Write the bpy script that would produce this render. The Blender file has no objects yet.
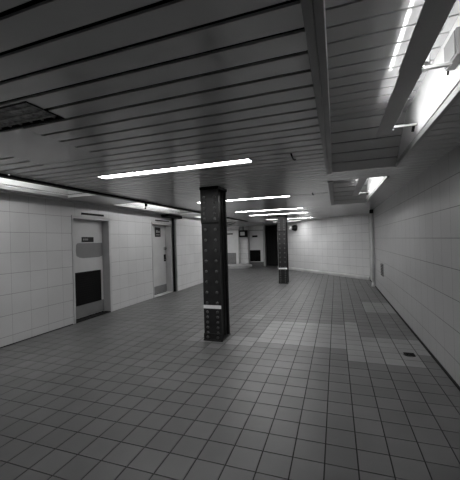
import bpy, bmesh, math, random
from mathutils import Vector, Matrix
random.seed(7)
sc = bpy.context.scene
C = sc.collection

# ---------------------------------------------------------------- camera
YAW, PITCH, ROLL, FPX = 0.3315, 0.0035, -0.0280, 307.494
EYE = 1.498
cy, sy = math.cos(YAW), math.sin(YAW)
cp, sp = math.cos(PITCH), math.sin(PITCH)
cr, sr = math.cos(ROLL), math.sin(ROLL)
fw = Vector((-sy*cp, cy*cp, sp)); r0 = Vector((cy, sy, 0)); u0 = r0.cross(fw)
rt = r0*cr + u0*sr; up = u0*cr - r0*sr
cam_d = bpy.data.cameras.new('camera'); cam = bpy.data.objects.new('camera', cam_d); C.objects.link(cam)
M = Matrix((rt, up, -fw)).transposed().to_4x4(); M.translation = Vector((0, 0, EYE))
cam.matrix_world = M
cam_d.sensor_fit = 'HORIZONTAL'; cam_d.sensor_width = 36; cam_d.lens = 36*FPX/460
cam_d.clip_start = 0.02; cam_d.clip_end = 100
sc.camera = cam

# ---------------------------------------------------------------- world, exposure
w = bpy.data.worlds.new('World'); sc.world = w; w.use_nodes = True
w.node_tree.nodes['Background'].inputs[0].default_value = (0.5, 0.5, 0.5, 1)
w.node_tree.nodes['Background'].inputs[1].default_value = 0.0
sc.view_settings.view_transform = 'Standard'; sc.view_settings.look = 'None'
sc.view_settings.gamma = 1; sc.view_settings.use_curve_mapping = False
sc.view_settings.exposure = 0.0
LAMP = 36.0          # recessed ceiling lamps
TUBE_RIGHT = 22.0   # uplights in the right hand coffers
TUBE_LEFT = 60.0     # uplights in the left hand coffers

# ---------------------------------------------------------------- materials
def new_mat(name):
    m = bpy.data.materials.new(name); m.use_nodes = True
    return m, m.node_tree.nodes, m.node_tree.links, m.node_tree.nodes['Principled BSDF']

def mat(name, g, rough=0.5, metal=0.0, mottle=0.12, scale=3.0, bump=0.0, spec=0.5):
    m, n, l, b = new_mat(name)
    tc = n.new('ShaderNodeTexCoord'); no = n.new('ShaderNodeTexNoise'); no.inputs['Scale'].default_value = scale
    no.inputs['Detail'].default_value = 5
    l.new(tc.outputs['Object'], no.inputs['Vector'])
    mr = n.new('ShaderNodeMapRange')
    mr.inputs['To Min'].default_value = g*(1-mottle); mr.inputs['To Max'].default_value = g*(1+mottle)
    mr.inputs['From Min'].default_value = 0.3; mr.inputs['From Max'].default_value = 0.7
    l.new(no.outputs['Fac'], mr.inputs['Value']); l.new(mr.outputs[0], b.inputs['Base Color'])
    b.inputs['Roughness'].default_value = rough; b.inputs['Metallic'].default_value = metal
    b.inputs['Specular IOR Level'].default_value = spec
    if bump:
        bp = n.new('ShaderNodeBump'); bp.inputs['Strength'].default_value = bump; bp.inputs['Distance'].default_value = 0.01
        l.new(no.outputs['Fac'], bp.inputs['Height']); l.new(bp.outputs[0], b.inputs['Normal'])
    return m

def emis(name, s):
    m, n, l, b = new_mat(name)
    b.inputs['Base Color'].default_value = (.8, .8, .8, 1)
    b.inputs['Emission Color'].default_value = (1, 1, 1, 1); b.inputs['Emission Strength'].default_value = s
    return m

def tile_wall(name, g, au, pu, ou, pv, ov, lw=0.004, line=0.4, rough=0.3, var=0.05):
    """square wall tiles: au = object axis along the wall (0 x, 1 y)"""
    m, n, l, b = new_mat(name)
    tc = n.new('ShaderNodeTexCoord'); sx = n.new('ShaderNodeSeparateXYZ'); l.new(tc.outputs['Object'], sx.inputs[0])
    def math_(op, a, c=None, v=None):
        k = n.new('ShaderNodeMath'); k.operation = op
        for i, q in enumerate((a, c)):
            if q is None: continue
            if isinstance(q, (int, float)): k.inputs[i].default_value = q
            else: l.new(q, k.inputs[i])
        return k.outputs[0]
    u = math_('DIVIDE', math_('SUBTRACT', sx.outputs[au], ou), pu)
    v = math_('DIVIDE', math_('SUBTRACT', sx.outputs[2], ov), pv)
    du = math_('MULTIPLY', math_('PINGPONG', u, 0.5), pu)
    dv = math_('MULTIPLY', math_('PINGPONG', v, 0.5), pv)
    lu = math_('LESS_THAN', du, lw*0.45); lv = math_('LESS_THAN', dv, lw*0.8)
    ln = math_('MAXIMUM', lu, lv)
    cx = n.new('ShaderNodeCombineXYZ'); l.new(math_('FLOOR', u), cx.inputs[0]); l.new(math_('FLOOR', v), cx.inputs[1])
    wn = n.new('ShaderNodeTexWhiteNoise'); l.new(cx.outputs[0], wn.inputs['Vector'])
    no = n.new('ShaderNodeTexNoise'); no.inputs['Scale'].default_value = 1.3; no.inputs['Detail'].default_value = 6
    l.new(tc.outputs['Object'], no.inputs['Vector'])
    a = math_('ADD', math_('MULTIPLY', wn.outputs['Value'], g*var), g*(1-var/2))
    a = math_('MULTIPLY', a, math_('ADD', math_('MULTIPLY', no.outputs['Fac'], 0.3), 0.85))
    mx = n.new('ShaderNodeMix'); mx.data_type = 'FLOAT'
    l.new(ln, mx.inputs[0]); l.new(a, mx.inputs[2]); l.new(math_('MULTIPLY', a, line), mx.inputs[3])
    l.new(mx.outputs[0], b.inputs['Base Color'])
    b.inputs['Roughness'].default_value = rough
    bp = n.new('ShaderNodeBump'); bp.invert = True; bp.inputs['Strength'].default_value = 0.3; bp.inputs['Distance'].default_value = 0.002
    l.new(ln, bp.inputs['Height']); l.new(bp.outputs[0], b.inputs['Normal'])
    return m

def floor_mat():
    m, n, l, b = new_mat('floor_tile')
    at = n.new('ShaderNodeAttribute'); at.attribute_name = 'tone'
    tc = n.new('ShaderNodeTexCoord'); no = n.new('ShaderNodeTexNoise'); no.inputs['Scale'].default_value = 2.2; no.inputs['Detail'].default_value = 8
    l.new(tc.outputs['Object'], no.inputs['Vector'])
    k = n.new('ShaderNodeMath'); k.operation = 'MULTIPLY_ADD'; l.new(no.outputs['Fac'], k.inputs[0]); k.inputs[1].default_value = 0.6; k.inputs[2].default_value = 0.7
    p = n.new('ShaderNodeMath'); p.operation = 'MULTIPLY'; l.new(at.outputs['Fac'], p.inputs[0]); l.new(k.outputs[0], p.inputs[1])
    l.new(p.outputs[0], b.inputs['Base Color'])
    b.inputs['Roughness'].default_value = 0.42
    bp = n.new('ShaderNodeBump'); bp.inputs['Strength'].default_value = 0.15; bp.inputs['Distance'].default_value = 0.004
    l.new(no.outputs['Fac'], bp.inputs['Height']); l.new(bp.outputs[0], b.inputs['Normal'])
    return m

MT = dict(
    floor=floor_mat(), grout=mat('dark_grout', 0.012, 0.95),
    plank=mat('enamelled_plank', 0.64, 0.13, mottle=0.05, scale=1.5, spec=0.9),
    plank2=mat('coffer_plank', 0.45, 0.07, mottle=0.03, scale=1.5),
    void=mat('ceiling_void', 0.012, 0.9), trim=mat('grey_trim', 0.30, 0.4), cofferwall=mat('coffer_side', 0.7, 0.4, mottle=0.05),
    steel=mat('dark_painted_steel', 0.024, 0.36, mottle=0.35, scale=6, bump=0.25, spec=0.3), steel2=mat('rivet_paint', 0.08, 0.3, mottle=0.2),
    band=mat('white_band', 0.95, 0.5), doorp=mat('door_paint', 0.46, 0.4, mottle=0.06), frame=mat('frame_metal', 0.42, 0.4),
    vent=mat('dark_louvre', 0.008, 0.9, spec=0.1), patch=mat('overpaint', 0.16, 0.6, mottle=0.05), kick=mat('kick_plate', 0.17, 0.45, metal=0.2),
    sign=mat('black_sign', 0.01, 0.6, spec=0.2), letter=mat('sign_letter', 0.25, 0.5), chrome=mat('chrome', 0.6, 0.2, metal=1), hatch=mat('hatch_mesh', 0.45, 0.8, mottle=0.4, scale=30), black=mat('black_paint', 0.008, 0.6, spec=0.15),
    housing=mat('lamp_housing', 0.42, 0.4, mottle=0.05), rod=mat('bracket_metal', 0.5, 0.4), box=mat('box_paint', 0.2, 0.45),
    alcdoor=mat('alcove_door_paint', 0.85, 0.45, mottle=0.05), curb=mat('pale_stone', 0.5, 0.5, mottle=0.15), pipe=mat('painted_pipe', 0.75, 0.4), grille=mat('grey_grille', 0.2, 0.5),
    glass=mat('screen_glass', 0.5, 0.15), dark=mat('dark_doorway', 0.02, 0.8), tube=emis('tube_right', TUBE_RIGHT), tubel=emis('tube_left', TUBE_LEFT),
    diff=emis('diffuser', LAMP),
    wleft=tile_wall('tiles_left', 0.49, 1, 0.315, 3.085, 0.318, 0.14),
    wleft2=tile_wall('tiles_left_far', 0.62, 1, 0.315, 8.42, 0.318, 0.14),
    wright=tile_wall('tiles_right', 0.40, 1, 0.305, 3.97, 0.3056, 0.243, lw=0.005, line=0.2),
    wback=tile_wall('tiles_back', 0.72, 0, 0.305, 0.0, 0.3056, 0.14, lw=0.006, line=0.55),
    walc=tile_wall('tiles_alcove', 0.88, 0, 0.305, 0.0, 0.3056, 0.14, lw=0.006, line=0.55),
)

# ---------------------------------------------------------------- helpers
def bx(bm, x0, x1, y0, y1, z0, z1, mi=0):
    v = [bm.verts.new((x, y, z)) for z in (z0, z1) for x, y in ((x0, y0), (x1, y0), (x1, y1), (x0, y1))]
    fs = [(3, 2, 1, 0), (4, 5, 6, 7), (0, 1, 5, 4), (1, 2, 6, 5), (2, 3, 7, 6), (3, 0, 4, 7)]
    for f in fs:
        q = bm.faces.new([v[i] for i in f]); q.material_index = mi
    return v

def prism(bm, pts, axis, a, b, mi=0):
    """polygon pts (2D) extruded along axis from a to b"""
    def P(p, t):
        return {'y': (p[0], t, p[1]), 'x': (t, p[0], p[1]), 'z': (p[0], p[1], t)}[axis]
    va = [bm.verts.new(P(p, a)) for p in pts]; vb = [bm.verts.new(P(p, b)) for p in pts]
    n = len(pts)
    fs = [bm.faces.new(va), bm.faces.new(vb[::-1])]
    for i in range(n):
        fs.append(bm.faces.new((va[i], vb[i], vb[(i+1) % n], va[(i+1) % n])))
    for f in fs: f.material_index = mi

def tube(bm, pts, r, seg=12, mi=0):
    pts = [Vector(p) for p in pts]; rings = []
    for i, p in enumerate(pts):
        d = (pts[min(i+1, len(pts)-1)] - pts[max(i-1, 0)]).normalized()
        a = d.cross(Vector((0, 0, 1)) if abs(d.z) < .9 else Vector((1, 0, 0))).normalized(); b = d.cross(a)
        rr = r[i] if isinstance(r, (list, tuple)) else r
        rings.append([bm.verts.new(p + (a*math.cos(t*2*math.pi/seg) + b*math.sin(t*2*math.pi/seg))*rr) for t in range(seg)])
    for A, B in zip(rings, rings[1:]):
        for t in range(seg):
            f = bm.faces.new((A[t], A[(t+1) % seg], B[(t+1) % seg], B[t])); f.smooth = True; f.material_index = mi
    for f in (bm.faces.new(rings[0][::-1]), bm.faces.new(rings[-1])): f.material_index = mi

def obj(name, bm, m, parent=None, bevel=0.0, loc=None):
    bmesh.ops.recalc_face_normals(bm, faces=bm.faces)
    me = bpy.data.meshes.new(name)
    if loc is not None: bmesh.ops.translate(bm, verts=bm.verts, vec=-Vector(loc))
    bm.to_mesh(me); bm.free()
    for q in (m if isinstance(m, (list, tuple)) else [m]): me.materials.append(q)
    o = bpy.data.objects.new(name, me); C.objects.link(o)
    if loc is not None: o.location = loc
    if bevel:
        b = o.modifiers.new('bevel', 'BEVEL'); b.width = bevel; b.segments = 2; b.limit_method = 'ANGLE'
    if parent: o.parent = parent
    return o

def box(name, x0, x1, y0, y1, z0, z1, m, parent=None, bevel=0.0):
    bm = bmesh.new(); bx(bm, x0, x1, y0, y1, z0, z1); return obj(name, bm, m, parent, bevel)

def struct(o): o['kind'] = 'structure'; return o
def tag(o, label, cat, group=None):
    o['label'] = label; o['category'] = cat
    if group: o['group'] = group
    return o
def thing(name, label, cat, loc=(0, 0, 0), rz=0, group=None):
    o = bpy.data.objects.new(name, None); C.objects.link(o); o.location = loc; o.rotation_euler = (0, 0, rz); o.empty_display_size = .1
    return tag(o, label, cat, group)
def sroot(name, loc=(0, 0, 0)):
    o = bpy.data.objects.new(name, None); C.objects.link(o); o.location = loc; return struct(o)

# ---------------------------------------------------------------- constants of the room
T = 0.21
CZ = 2.33
XR, XL, XL2 = 1.10, -4.77, -4.66
YN = -3.0
A = Vector((1.10, 11.78)); B = Vector((-2.90, 16.124))
ZC = 2.75

# ---------------------------------------------------------------- floor
bm = bmesh.new(); tone = []
offx, offy, py = 0.4655*T, 8.1845*T, 0.9859*T
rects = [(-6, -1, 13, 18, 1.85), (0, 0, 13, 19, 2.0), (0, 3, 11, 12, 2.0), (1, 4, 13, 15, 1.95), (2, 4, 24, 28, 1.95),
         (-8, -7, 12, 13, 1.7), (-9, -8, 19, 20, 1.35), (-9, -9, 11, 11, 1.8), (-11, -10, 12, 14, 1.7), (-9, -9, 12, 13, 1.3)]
g = 0.0035
def inside(x, y):
    if x > XR + .3 or y > 18.6: return False
    if y < 12.6 and x < XL - .45: return False
    d = (B - A).normalized(); nrm = Vector((-d.y, d.x))   # distance behind the diagonal wall
    if (Vector((x, y)) - A).dot(Vector((d.y, -d.x))) > 0.4 and x > B.x: return False
    return True
for i in range(-37, 6):
    for j in range(-24, 82):
        x0 = offx + i*T; y0 = offy + j*py
        if not inside(x0 + T/2, y0 + py/2): continue
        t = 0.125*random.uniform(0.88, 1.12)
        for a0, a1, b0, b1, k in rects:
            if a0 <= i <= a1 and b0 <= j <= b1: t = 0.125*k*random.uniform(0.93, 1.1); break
        n0 = len(bm.faces)
        bx(bm, x0+.0047, x0+T-.0047, y0+g, y0+py-g, -0.012, 0)
        tone += [t]*6
nt = len(tone)
bx(bm, -8, XR+.3, YN-.3, 18.8, -0.05, -0.004, 1)
tone += [0.03]*6
o = obj('floor', bm, [MT['floor'], MT['grout']]); struct(o)
at = o.data.attributes.new('tone', 'FLOAT', 'FACE')
for i, t in enumerate(tone): at.data[i].value = t

# ---------------------------------------------------------------- ceiling planks
LAMPS = [(15.1, 15.25, -6.9, -5.50), (3.02, 3.175, -2.74, -.81), (5.89, 6.04, -2.76, -.81), (8.40, 8.55, -2.74, -.81), (9.87, 10.02, -2.72, -.80), (12.35, 12.50, -2.70, -.79), (14.0, 14.14, -2.72, -1.45)]  # first entry is an added lamp, out of view, to brighten the alcove
COF = [(-0.02, 0.70, 0.5, 4.10), (-0.02, 0.70, 4.72, 8.06)]
COFL = [(-4.38, -3.53, 0.5, 4.13), (-4.38, -3.53, 5.3, 8.2), (-4.38, -3.53, 9.2, 12.3)]
HATCH = (-2.25, -1.65, 1.285, 1.55)
PANEL = (-2.80, -2.065, 1.57, 2.36)
big = [(a, b, c, d) for (c, d, a, b) in [(l[0], l[1], l[2], l[3]) for l in LAMPS]] + COF + COFL + [HATCH]
def sub_rects(x0, x1, y0, y1, holes):
    ys = sorted({y0, y1} | {y for h in holes for y in (h[2], h[3]) if y0 < y < y1 and h[0] < x1 and h[1] > x0})
    for ya, yb in zip(ys, ys[1:]):
        if yb - ya < 1e-4: continue
        xs = [(x0, x1)]
        for h in holes:
            if h[2] < (ya+yb)/2 < h[3]:
                nx = []
                for a, b in xs:
                    if h[1] <= a or h[0] >= b: nx.append((a, b)); continue
                    if h[0] > a: nx.append((a, h[0]))
                    if h[1] < b: nx.append((h[1], b))
                xs = nx
        for a, b in xs:
            if b - a > .002: yield a, b, ya, yb
def planks(bm, x0, x1, y0, y1, z, holes, gap=0.028, pitch=0.1574, ph=1.098, th=0.012):
    k = math.floor((y0-ph)/pitch)
    while ph + k*pitch < y1:
        a = max(y0, ph + k*pitch + gap/2); b = min(y1, ph + (k+1)*pitch - gap/2); k += 1
        if b - a < .004: continue
        for r in sub_rects(x0, x1, a, b, holes): bx(bm, r[0], r[1], r[2], r[3], z, z+th)
bm = bmesh.new()
slots = [(-.79, -.10, 5.865, 5.90), (-.79, -.36, 8.36, 8.41)]
planks(bm, -3.53, -0.09, YN, 18.6, CZ, big + [PANEL] + slots)
bx(bm, PANEL[0]+.001, PANEL[1]-.001, PANEL[2], PANEL[3], CZ, CZ+.012)
planks(bm, -0.09, XR, YN, 18.6, CZ, COF + [(-.09, -.02, 0.5, 4.1), (-.09, -.02, 4.72, 8.06)], gap=0.014)
planks(bm, -7.2, -3.53, 12.6, 18.6, CZ, big, gap=0.008)
for r in sub_rects(XL-.2, -3.53, YN, 12.6, COFL): bx(bm, r[0], r[1], r[2], r[3], CZ, CZ+.012)
for r in sub_rects(-7.2, XR, YN, 18.6, [h for h in big] + [(-7.2, XL-.2, YN, 12.4)]): bx(bm, r[0], r[1], r[2], r[3], CZ+.045, CZ+.06, 1)
struct(obj('ceiling', bm, [MT['plank'], MT['void']]))

# coffers: raised plank ceiling, sloping end, pale side panel
def coffer(h, ramp, name):
    x0, x1, y0, y1 = h
    bm = bmesh.new()
    yt = y1 - ramp
    planks(bm, x0, x1, y0, yt, ZC, [], gap=0.016, ph=0.038)
    bx(bm, x0-.02, x1+.02, y0-.02, y1+.02, ZC+.03, ZC+.045, 1)
    if ramp:
        L = math.hypot(ramp, ZC-CZ); n = 5; dy, dz = ramp/n, (CZ-ZC)/n
        for k in range(n):
            g0, g1 = (0.05, 0.95)
            p = (yt + dy*(k+g0), ZC + dz*(k+g0)); q = (yt + dy*(k+g1), ZC + dz*(k+g1))
            nn = Vector((-(q[1]-p[1]), q[0]-p[0])).normalized()*0.012
            prism(bm, [p, q, (q[0]+nn.x, q[1]+nn.y), (p[0]+nn.x, p[1]+nn.y)], 'x', x0, x1)
        nn = Vector((-dz, dy)).normalized()*0.04
        a, b = (yt, ZC), (y1, CZ)
        prism(bm, [(a[0]+nn.x, a[1]+nn.y), (b[0]+nn.x, b[1]+nn.y), (b[0]+nn.x*1.4, b[1]+nn.y*1.4), (a[0]+nn.x*1.4, a[1]+nn.y*1.4)], 'x', x0, x1, 1)
    else:
        bx(bm, x0, x1, y1, y1+.012, CZ+.012, ZC+.03)
    bx(bm, x0, x1, y0-.012, y0, CZ+.012, ZC+.03)
    bx(bm, x1, x1+.012, y0, y1, CZ+.012, ZC+.03, 2)
    bx(bm, x0-.012, x0, y0, y1, CZ+.012, ZC+.03, 2)
    return struct(obj(name, bm, [MT['plank2'], MT['void'], MT['cofferwall']]))
coffer(COF[0], 0.61, 'ceiling'); coffer(COF[1], 0.61, 'ceiling')
for h in COFL: coffer(h, 0, 'ceiling')
# edge trims
tn = 0
def trim(x0, x1, y0, y1, z0, z1, m='trim', bevel=0.003):
    global tn; tn += 1
    return struct(box('trim_%d' % tn, x0, x1, y0, y1, z0, z1, MT[m], None, bevel))
for h in COF:
    trim(-.092, -.055, h[2], h[3]+.02, CZ-.022, CZ+.03); trim(-.054, -.018, h[2], h[3]+.02, CZ-.012, CZ+.03)
    trim(.688, .722, h[2], h[3], CZ-.014, CZ+.03)
trim(-3.62, -3.52, YN, 12.6, CZ-.03, CZ-.001, 'black')
trim(-4.40, -4.37, .5, 4.13, CZ-.012, CZ+.03); trim(-4.40, -4.37, 5.3, 8.2, CZ-.012, CZ+.03)
trim(-4.64, -4.60, YN, 8.2, CZ-.012, CZ-.001)

# ---------------------------------------------------------------- walls
D1 = (4.60, 5.60); D2 = (7.30, 8.32); DH = 2.06
bm = bmesh.new()
def wl(y0, y1, z0=0.0, z1=CZ): bx(bm, XL-.25, XL, y0, y1, z0, z1)
wl(YN, D1[0]); wl(D1[1], D2[0]); wl(D2[1], 8.42)
wl(D1[0], D1[1], DH); wl(D2[0], D2[1], DH)
struct(obj('wall_left', bm, MT['wleft']))
struct(box('wall_left_far', XL2-.3, XL2, 8.42, 12.6, 0, CZ, MT['wleft2']))
struct(box('wall_right', XR, XR+.2, YN, 11.78, 0, CZ, MT['wright']))
struct(box('wall_rear', -7.2, XR, YN-.2, YN, 0, CZ, MT['wback']))
d = B - A; L = d.length; ang = math.atan2(d.y, d.x)
bm = bmesh.new(); bx(bm, 0, L, -.2, 0, 0, CZ)
o = struct(obj('wall_back', bm, MT['wback'])); o.location = (A.x, A.y, 0); o.rotation_euler = (0, 0, ang)
bm = bmesh.new()
prism(bm, [(0, 0), (.055, 0), (.055, .07), (.04, .10), (.012, .125), (0, .125)], 'x', 0.0, L)
o = struct(obj('baseboard_back', bm, MT['curb'])); o.location = (A.x, A.y, 0); o.rotation_euler = (0, 0, ang)
struct(box('baseboard_left', XL, XL+.012, YN, D1[0]-.06, 0, .012, MT['grout']))
struct(box('baseboard_right', XR-.02, XR, YN, 11.7, 0, .02, MT['grout']))
# alcove at the far end
struct(box('wall_alcove', -7.0, -5.30, 17.1, 17.3, 0, CZ, MT['walc']))
struct(box('wall_alcove_side', -7.2, -7.0, 12.6, 17.3, 0, CZ, MT['walc']))
struct(box('wall_alcove_return', -7.2, XL2-.3, 12.4, 12.6, 0, CZ, MT['walc']))
struct(box('wall_far', -4.86, -3.92, 17.45, 17.6, 0, CZ, MT['walc']))
struct(box('wall_pier', -5.30, -4.83, 17.2, 17.6, 0, CZ, MT['walc']))
struct(box('trim_20', -3.92, -3.82, 17.2, 17.5, 0, CZ, MT['curb'], None, .01))
bm = bmesh.new()
bx(bm, -3.82, -2.85, 18.4, 18.5, 0, CZ); bx(bm, -3.92, -3.82, 17.5, 18.4, 0, CZ); bx(bm, -2.95, -2.85, B.y+.1, 18.4, 0, CZ)
struct(obj('wall_recess', bm, MT['dark']))  # near-black walls: the shade beyond the doorway is put into their colour
struct(box('wall_left_end', XL2-.3, XL2-.001, 12.6, 12.62, 0, CZ, MT['wleft2']))
# near-black leaf and slats in the far doorway, its shade put into their colour
r = sroot('door_5', (-3.46, 17.6, 0))
bm = bmesh.new(); bx(bm, -.35, .50, 0, .04, 0.01, 2.2); obj('door_leaf', bm, MT['dark'], r)
bm = bmesh.new()
for k in range(5): bx(bm, -.33+k*.16, -.32+k*.16, -.01, 0, .1, 2.1)
obj('rail', bm, MT['black'], r)
# kerb in front of the louvred panel
bm = bmesh.new()
for z0, z1, e in ((0, .10, 0), (.10, .135, .02), (.135, .155, .05)):
    pl = [(-6.9, 15.85+e), (-5.05, 15.85+e)] + [(-5.05+(.5-e)*math.sin(a*math.pi/12), 16.35-(.5-e)*math.cos(a*math.pi/12)) for a in range(1, 7)] + [(-4.55-e, 16.95), (-6.9, 16.95)]
    prism(bm, pl, 'z', z0, z1)
struct(obj('trim_21', bm, MT['curb']))

# ---------------------------------------------------------------- doors in the left wall
def polyplate(bm, pts, x0, x1, mi): prism(bm, pts, 'x', x0, x1, mi)
def door(name, y0, y1, depth, frame_w):
    r = sroot(name, (XL-depth, (y0+y1)/2, 0)); r0y = (y0+y1)/2; rx = XL-depth
    inv = (-rx, -r0y, 0)
    def part(n, bm, m, par=None, bevel=0):
        bmesh.ops.translate(bm, verts=bm.verts, vec=inv); return obj(n, bm, m, par or r, bevel)
    bm = bmesh.new()
    bx(bm, rx-.04, XL+.012, y0-.002, y0+.015, 0, DH); bx(bm, rx-.04, XL+.012, y1-.02, y1+.002, 0, DH); bx(bm, rx-.04, XL+.012, y0, y1, DH-.04, DH+.002)
    bx(bm, XL+.001, XL+.014, y0-.03, y0, 0, DH+.02); bx(bm, XL+.001, XL+.014, y1, y1+.04, 0, DH+.02); bx(bm, XL+.001, XL+.014, y0-.03, y1+.04, DH, DH+.02)
    fr = part('door_frame', bm, MT['frame'], None, .003)
    bm = bmesh.new(); bx(bm, rx-.06, rx-.045, y0, y1, 0, DH); part('backing', bm, MT['black'])  # black sheet stands in for the shade in the gap beside the leaf
    return r, rx, part
r, rx, part = door('door_1', D1[0], D1[1], .155, .05)
bm = bmesh.new(); bx(bm, rx-.04, rx, 4.62, 5.555, .03, 2.02)
n = 18; pts = []
for k in range(n):
    t = 2*math.pi*k/n; c, s = math.cos(t), math.sin(t)
    pts.append((5.215 + .40*math.copysign(abs(c)**.35, c), 1.395 + (.155+.012*math.sin(3*t))*math.copysign(abs(s)**.35, s)))
pts = [(min(max(a, 4.80), 5.55), b) for a, b in pts]
polyplate(bm, pts, rx+.0005, rx+.002, 1)
part('door_leaf', bm, [MT['doorp'], MT['patch']])
bm = bmesh.new(); bx(bm, rx-.02, rx+.012, 4.78, 5.48, .28, .95); v = part('louvre_vent', bm, MT['vent'], None, .004)
bm = bmesh.new()
for k in range(13): prism(bm, [(rx+.012, .32+k*.046), (rx+.02, .32+k*.046), (rx+.012, .35+k*.046)], 'y', 4.80, 5.46)
part('louvre_slat', bm, MT['vent'], v)
bm = bmesh.new(); bx(bm, rx, rx+.004, 4.62, 5.555, .035, .285); part('kick_plate', bm, MT['kick'])
bm = bmesh.new(); bx(bm, rx, rx+.008, 4.97, 5.29, 1.56, 1.665)
s = part('sign_plate', bm, MT['sign'])
bm = bmesh.new()
x = 5.0
for wd in (.02, .012, .02, .016, .02): bx(bm, rx+.008, rx+.0095, x, x+wd, 1.595, 1.635); x += .028
part('lettering', bm, MT['letter'], s)
bm = bmesh.new(); bx(bm, XL-.14, XL+.01, 4.60, 5.60, 0, .018); part('threshold', bm, MT['black'])
tag(box('sign_bar', XL+.001, XL+.02, 4.82, 5.43, 2.108, 2.148, MT['black'], None, .003), 'thin black horizontal bar on tiles above nearest left door', 'bar')

r, rx, part = door('door_2', D2[0], D2[1], .17, .05)
bm = bmesh.new(); bx(bm, rx-.04, rx, 7.33, 8.262, .03, 2.02); part('door_leaf', bm, MT['doorp'])
bm = bmesh.new(); bx(bm, rx, rx+.004, 7.33, 8.262, .035, .25)
part('kick_plate', bm, MT['kick'])
bm = bmesh.new(); bx(bm, rx, rx+.008, 7.70, 7.99, 1.68, 1.955); s = part('sign_plate', bm, MT['sign'])
bm = bmesh.new(); bx(bm, rx+.008, rx+.0095, 7.75, 7.84, 1.80, 1.88); bx(bm, rx+.008, rx+.0095, 7.87, 7.94, 1.80, 1.86); bx(bm, rx+.008, rx+.0095, 7.75, 7.94, 1.73, 1.75)
part('lettering', bm, MT['letter'], s)
bm = bmesh.new(); tube(bm, [(rx, 8.20, 1.33), (rx+.05, 8.20, 1.33), (rx+.075, 8.20, 1.33)], [.045, .045, .025], 16); lk = part('deadbolt', bm, MT['chrome'])
bm = bmesh.new(); bx(bm, rx, rx+.014, 8.15, 8.25, .94, 1.15); bx(bm, rx+.014, rx+.05, 8.19, 8.205, 1.02, 1.04); hp = part('handle_plate', bm, MT['black'])
bm = bmesh.new(); tube(bm, [(rx+.05, 8.225, 1.0), (rx+.05, 8.11, 1.0)], .011, 10); part('door_handle', bm, MT['chrome'], hp)
bm = bmesh.new(); bx(bm, XL-.16, XL+.01, 7.30, 8.32, 0, .018); part('threshold', bm, MT['curb'])
tag(box('sign_bar', XL+.001, XL+.02, 7.46, 8.20, 2.125, 2.155, MT['black'], None, .003), 'thin black horizontal bar on tiles above second left door', 'bar')

# panels and door in the far alcove
def far_door(name, x0, x1, y, z0, z1, vent, slot, ventm, slats, kick):
    r = sroot(name, ((x0+x1)/2, y, 0)); inv = (-(x0+x1)/2, -y, 0)
    def part(n, bm, m, par=None):
        bmesh.ops.translate(bm, verts=bm.verts, vec=inv); return obj(n, bm, m, par or r)
    bm = bmesh.new(); bx(bm, x0+.04, x1-.04, y-.03, y, z0, z1-.04); part('door_leaf', bm, MT['alcdoor'])
    bm = bmesh.new(); bx(bm, x0, x0+.04, y-.06, y, z0, z1); bx(bm, x1-.04, x1, y-.06, y, z0, z1); bx(bm, x0, x1, y-.06, y, z1-.04, z1)
    part('door_frame', bm, MT['frame'])
    a, b, c, d_ = vent; bm = bmesh.new(); bx(bm, a, b, y-.05, y-.03, c, d_); v = part('louvre_vent', bm, ventm)
    if slats:
        bm = bmesh.new(); k = c+.03
        while k < d_-.03: bx(bm, a+.03, b-.03, y-.056, y-.05, k, k+.02); k += .05
        part('louvre_slat', bm, MT['frame'], v)
    a, b, c, d_ = slot; bm = bmesh.new(); bx(bm, a, b, y-.042, y-.03, c, d_); part('sign_plate', bm, MT['sign'])
    if kick:
        bm = bmesh.new(); bx(bm, x0+.04, x1-.04, y-.035, y-.03, z0, kick); part('kick_plate', bm, MT['patch'])
far_door('door_3', -6.25, -5.32, 17.1, .16, 2.16, (-6.1, -5.53, .16, .80), (-6.1, -5.69, 1.88, 1.95), MT['grille'], True, 0)
far_door('door_4', -4.82, -3.93, 17.45, 0, 2.10, (-4.80, -4.15, .27, .93), (-4.62, -4.30, 1.68, 1.79), MT['vent'], False, .24)

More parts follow.
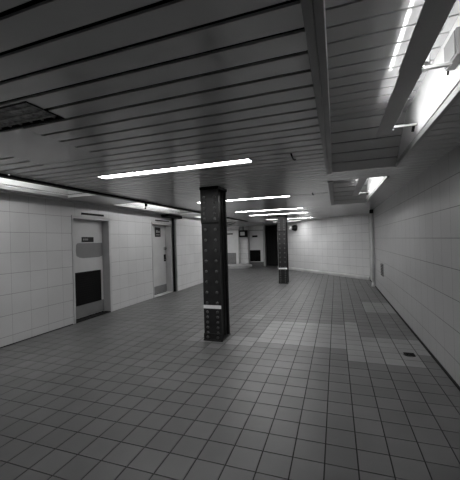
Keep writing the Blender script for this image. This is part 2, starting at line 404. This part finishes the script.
# ---------------------------------------------------------------- columns
rivet_me = None
def column(label, x, y):
    global rivet_me
    W, D = .285, .36; hw = W/2
    t = thing('steel_column', label, 'column', (x, y, 0), 0, 'riveted steel columns')
    Hh = CZ - .002
    def p(name, f, m=MT['steel'], bev=.004, par=None):
        bm = bmesh.new(); f(bm); return obj(name, bm, m, par or t, bev)
    p('front_plate', lambda b: bx(b, -hw, hw, 0, .022, 0, Hh))
    p('rear_plate', lambda b: bx(b, -hw, hw, D-.022, D, 0, Hh))
    def web(b):
        bx(b, -.09, -.075, .022, D-.022, 0, Hh); bx(b, .075, .09, .022, D-.022, 0, Hh)
    p('web', web, bev=0)
    def ang(b):
        for s in (-1, 1):
            for (ya, yb) in ((.022, .036), (D-.036, D-.022)):
                bx(b, min(s*.09, s*(hw-.004)), max(s*.09, s*(hw-.004)), ya, yb, 0, Hh)
            bx(b, min(s*.09, s*.104), max(s*.09, s*.104), .036, .11, 0, Hh); bx(b, min(s*.09, s*.104), max(s*.09, s*.104), D-.11, D-.036, 0, Hh)
    p('flange_angle', ang, bev=.003)
    p('gusset_plate', lambda b: bx(b, -hw-.003, hw+.003, -.014, 0, 1.79, Hh))
    p('splice_plate', lambda b: bx(b, -hw-.002, hw+.002, -.006, 0, 1.765, 1.79), MT['black'], 0)
    p('base_plate', lambda b: bx(b, -hw-.012, hw+.012, -.014, D+.012, 0, .02))
    p('base_angle', lambda b: (bx(b, -hw-.004, hw+.004, -.012, 0, .02, .115), bx(b, -hw+.03, hw-.03, -.02, -.012, .095, .11)))
    p('painted_band', lambda b: (bx(b, -hw-.001, hw+.001, -.0015, 0, .487, .54)), MT['band'], 0)
    p('cap', lambda b: bx(b, -hw-.012, hw+.012, -.02, D+.012, Hh-.045, Hh), MT['black'])
    if rivet_me is None:
        bm = bmesh.new(); bmesh.ops.create_uvsphere(bm, u_segments=14, v_segments=8, radius=.0225)
        bmesh.ops.delete(bm, geom=[v for v in bm.verts if v.co.z < -.001], context='VERTS')
        for v in bm.verts: v.co.z *= .8
        bmesh.ops.rotate(bm, verts=bm.verts, cent=(0, 0, 0), matrix=Matrix.Rotation(math.pi/2, 3, 'X'))
        for f in bm.faces: f.smooth = True
        rivet_me = bpy.data.meshes.new('rivet'); bm.to_mesh(rivet_me); bm.free(); rivet_me.materials.append(MT['steel2'])
    zs = [(1.838+k*.082, -.014) for k in range(5)] + [(1.68-k*.158, 0) for k in range(8)] + [(.437-k*.078, 0) for k in range(5)] + [(.06, -.012)]
    for z, yy in zs:
        for s in (-1, 1):
            o = bpy.data.objects.new('rivet', rivet_me); C.objects.link(o); o.parent = t; o.location = (s*.082, yy, z)
            if z > 1.8: o.location.x = s*.085
    # rivets of the right flank
    return t
column('larger dark riveted steel column standing nearest the camera, white band near its foot', -1.787, 4.29)
column('smaller dark riveted steel column standing farther back before the diagonal tiled wall', -1.735, 10.48)

# ---------------------------------------------------------------- recessed ceiling lamps
lab = ['recessed strip light over the far left alcove, beyond the left wall', 'longest looking bright recessed strip light, in front of the nearer column', 'recessed strip light passing just behind top of the nearer column',
       'third recessed strip light from the camera', 'fourth recessed strip light, directly before the farther column',
       'fifth recessed strip light, just behind the farther column', 'short recessed strip light nearest the far doorway']
for (y0, y1, x0, x1), s in zip(LAMPS, lab):
    t = thing('ceiling_light', s, 'ceiling light', ((x0+x1)/2, (y0+y1)/2, CZ), 0, 'recessed strip lights across the ceiling')
    hx, hy = (x1-x0)/2, (y1-y0)/2
    bm = bmesh.new(); bx(bm, -hx+.01, hx-.01, -hy+.018, hy-.018, .004, .012); obj('diffuser', bm, MT['diff'], t)
    bm = bmesh.new()
    bx(bm, -hx, hx, -hy, -hy+.009, -.003, .055); bx(bm, -hx, hx, hy-.009, hy, -.003, .055)
    bx(bm, -hx, -hx+.009, -hy, hy, -.003, .055); bx(bm, hx-.009, hx, -hy, hy, -.003, .055); bx(bm, -hx, hx, -hy, hy, .05, .055)
    obj('frame', bm, MT['trim'], t)

# ---------------------------------------------------------------- uplights in the coffers
def uplight(label, y0, y1, z0=2.42, left=False, x=.37, brackets=(), tm='tube', grp='strip uplights in the right ceiling recesses'):
    t = thing('strip_light', label, 'strip light', (x, (y0+y1)/2, z0), math.pi if left else 0, grp)
    h = (y1-y0)/2
    bm = bmesh.new()
    prism(bm, [(0, 0), (.116, 0), (.121, .006), (.112, .02), (.095, .035), (.083, .20), (.076, .20), (.004, .008)], 'y', -h, h)  # tall fin added to the shape to block the tube's light on one side
    obj('housing', bm, MT['housing'], t, .001)
    bm = bmesh.new(); tube(bm, [(.135, -h+.02, .08), (.135, h-.02, .08)], .013, 12); tb = obj('tube', bm, MT[tm], t)
    for s in (-h+.005, h-.02):
        bm = bmesh.new(); bx(bm, .085, .15, s, s+.018, .03, .10); obj('end_cap', bm, MT['housing'], t)
    for by, L in brackets:
        bm = bmesh.new(); bx(bm, .10, L, by-.012, by+.012, .045, .06); b = obj('bracket', bm, MT['rod'], t)
        if L > .3 :
            bm = bmesh.new(); tube(bm, [(L-.025, by+.01, .045), (L-.025, by+.05, .01)], .012, 8); obj('knob', bm, MT['black'], b)
    return t
uplight('near half of the long grey uplight housing in the front right recess', .72, 1.955, z0=2.415, x=.355)
uplight('far half of the long grey uplight housing in the front right recess', 1.965, 3.10, brackets=[(.545, .329), (-.46, .28)])
uplight('grey uplight housing in the farther right ceiling recess', 4.95, 7.36, brackets=[(1.15, .329)])
G2 = 'strip uplights hidden behind the left ceiling edge'
uplight('strip uplight behind the left ceiling edge, before nearest left door', 1.0, 3.45, left=True, x=-3.545, tm='tubel', grp=G2)
uplight('strip uplight behind the left ceiling edge, between the two left doors', 5.6, 7.6, left=True, x=-3.545, tm='tubel', grp=G2)
uplight('strip uplight behind the left ceiling edge, past the black pipe', 9.6, 11.4, left=True, x=-3.545, tm='tubel', grp=G2)
t = thing('junction_box', 'pale metal junction box on side of the bright right ceiling recess', 'electrical box', (.70, 2.08, 2.48))
bm = bmesh.new(); bx(bm, -.05, 0, -.09, .10, 0, .15); obj('body', bm, MT['box'], t, .006)
bm = bmesh.new(); bx(bm, -.057, -.05, -.08, .09, .01, .14); obj('cover', bm, MT['box'], t, .003)
bm = bmesh.new(); tube(bm, [(-.012, .10, .05), (-.012, .16, .05), (-.01, .19, .02)], .006, 8); obj('cable', bm, MT['black'], t)

# ---------------------------------------------------------------- pipes and wall fittings
t = thing('wall_pipe', 'pale vertical pipe in the far right corner from floor to ceiling', 'pipe', (1.045, 10.25, 0))
bm = bmesh.new(); tube(bm, [(0, 0, 0), (0, 0, 2.325)], .045, 16); obj('pipe', bm, MT['pipe'], t)
bm = bmesh.new(); tube(bm, [(0, 0, 0), (0, 0, .05), (0, 0, .12)], [.054, .054, .047], 16); obj('foot_collar', bm, MT['pipe'], t)
bm = bmesh.new(); tube(bm, [(0, 0, 2.22), (0, 0, 2.325)], [.054, .054], 16); obj('top_collar', bm, MT['black'], t)
t = thing('wall_pipe', 'black vertical pipe beside second left door with dark elbow box at top', 'pipe', (-4.715, 8.36, 0))
bm = bmesh.new(); tube(bm, [(0, 0, 0), (0, 0, 2.2), (0, -.02, 2.28)], .035, 14); obj('pipe', bm, MT['black'], t)
bm = bmesh.new(); bx(bm, -.05, .18, -.62, .30, 2.235, 2.327); obj('elbow_box', bm, MT['black'], t, .03)
bm = bmesh.new(); tube(bm, [(0, 0, 0), (0, 0, .03)], .045, 14); obj('foot_collar', bm, MT['black'], t)
struct(box('trim_22', XL2-.09, XL2+.012, 8.425, 8.47, 0, CZ-.001, MT['curb'], None, .004))
t = thing('wall_vent', 'small dark vertical vent on the right tiled wall', 'vent', (XR, 8.68, .66))
bm = bmesh.new(); bx(bm, -.014, 0, -.2, .2, -.16, .16); obj('frame', bm, MT['grille'], t, .003)
bm = bmesh.new()
for k in range(7): bx(bm, -.02, -.014, -.17, .17, -.135+k*.04, -.118+k*.04)
obj('louvre_slat', bm, MT['vent'], t)
t = thing('floor_drain', 'round dark floor drain near the right wall', 'drain', (.837, 4.40, 0))
bm = bmesh.new(); tube(bm, [(0, 0, 0.0), (0, 0, .004)], [.075, .07], 28); obj('ring', bm, MT['steel2'], t)
bm = bmesh.new()
for k in range(-3, 4): bx(bm, -.06, .06, k*.018-.005, k*.018+.005, .004, .006)
obj('grate', bm, MT['vent'], t)
# security monitor on the pier
t = thing('monitor', 'black boxed monitor mounted high on the pale tiled pier', 'monitor', (-5.05, 17.18, 1.70))
bm = bmesh.new(); bx(bm, -.22, .24, -.28, 0, 0, .40); obj('body', bm, MT['black'], t, .02)
bm = bmesh.new(); bx(bm, -.13, .13, -.285, -.28, .10, .30); obj('screen', bm, MT['glass'], t)  # pale screen colour stands in for a reflection on the glass
bm = bmesh.new(); bx(bm, -.02, .02, -.15, -.11, .36, .625); obj('ceiling_mount', bm, MT['black'], t)
# loudspeaker by the column
dd = (B - A).normalized(); nrm = Vector((dd.y, -dd.x))*-1
pt = A + dd*(4.28)
t = thing('wall_fixture', 'small dark rounded fixture with pale face on back wall beside farther column', 'fixture', (pt.x, pt.y, 2.04))
t.rotation_euler = (0, 0, ang)
bm = bmesh.new(); tube(bm, [(0, 0, 0), (0, .10, 0), (0, .2, 0)], [.14, .14, .09], 20); obj('body', bm, MT['black'], t)
bm = bmesh.new(); tube(bm, [(.08, .16, 0), (.08, .22, 0), (.08, .28, 0), (.08, .31, 0)], [.05, .085, .085, .05], 16); obj('face', bm, MT['pipe'], t)
# hatch with pipes above it, in the left part of the ceiling
t = thing('ceiling_hatch', 'open dark hatch with lattice in the left foreground ceiling planks', 'hatch', (-1.95, 1.4175, CZ))
bm = bmesh.new(); hx, hy = .30, .1325
bx(bm, -hx, hx, -hy, -hy+.012, -.004, .10); bx(bm, -hx, hx, hy-.012, hy, -.004, .10); bx(bm, hx-.012, hx, -hy, hy, -.004, .10); bx(bm, -hx, -hx+.012, -hy, hy, -.004, .10); bx(bm, -hx, hx, -hy, hy, .09, .10)
obj('frame', bm, MT['black'], t)
bm = bmesh.new(); bx(bm, -hx+.012, hx-.03, -hy+.012, hy-.02, .012, .02); obj('backing', bm, MT['hatch'], t)
bm = bmesh.new()
for k in range(6): bx(bm, -hx+.02+k*.1, -hx+.035+k*.1, -hy+.012, hy-.012, .006, .012)
for k in range(3): bx(bm, -hx+.012, hx-.012, -.07+k*.07, -.06+k*.07, .000, .006)
obj('lattice', bm, MT['hatch'], t)
# hooks on the ceiling
for x, y, s in ((-.385, 3.12, 'small black hook hanging from the planks right of the nearest strip light'), (-.38, 5.85, 'small black hook hanging beside the end of the second strip light')):
    bm = bmesh.new(); tube(bm, [(0, -.12, .0), (0, -.05, -.012), (0, .05, -.015), (.005, .10, -.008), (.01, .13, 0)], .008, 8)
    o = obj('hook', bm, MT['black'], None); o.location = (x, y, CZ-.006); tag(o, s, 'hook')
bm = bmesh.new(); bx(bm, -.02, .02, -.02, .02, -.05, 0); tube(bm, [(0, 0, -.05), (-.01, 0, -.09), (-.03, 0, -.10)], .012, 8)
o = obj('clip', bm, MT['black'], None); o.location = (-3.60, 5.32, CZ-.031); tag(o, 'small black clip under the left ceiling edge, before the second bright recess', 'clip')
# cable loops hanging from the far left ceiling
for x, y, s in ((-3.98, 11.6, 'nearer loop of black cable hanging under the far left ceiling'), (-4.35, 12.3, 'farther loop of black cable hanging under the far left ceiling')):
    bm = bmesh.new(); pts = []
    for k in range(25):
        a = 2*math.pi*k/24; pts.append((.20*math.cos(a), .35*math.sin(a), -.12+.07*math.sin(a)))
    tube(bm, pts, .010, 6); o = obj('cable', bm, MT['black'], None); o.location = (x, y, CZ); tag(o, s, 'cable')
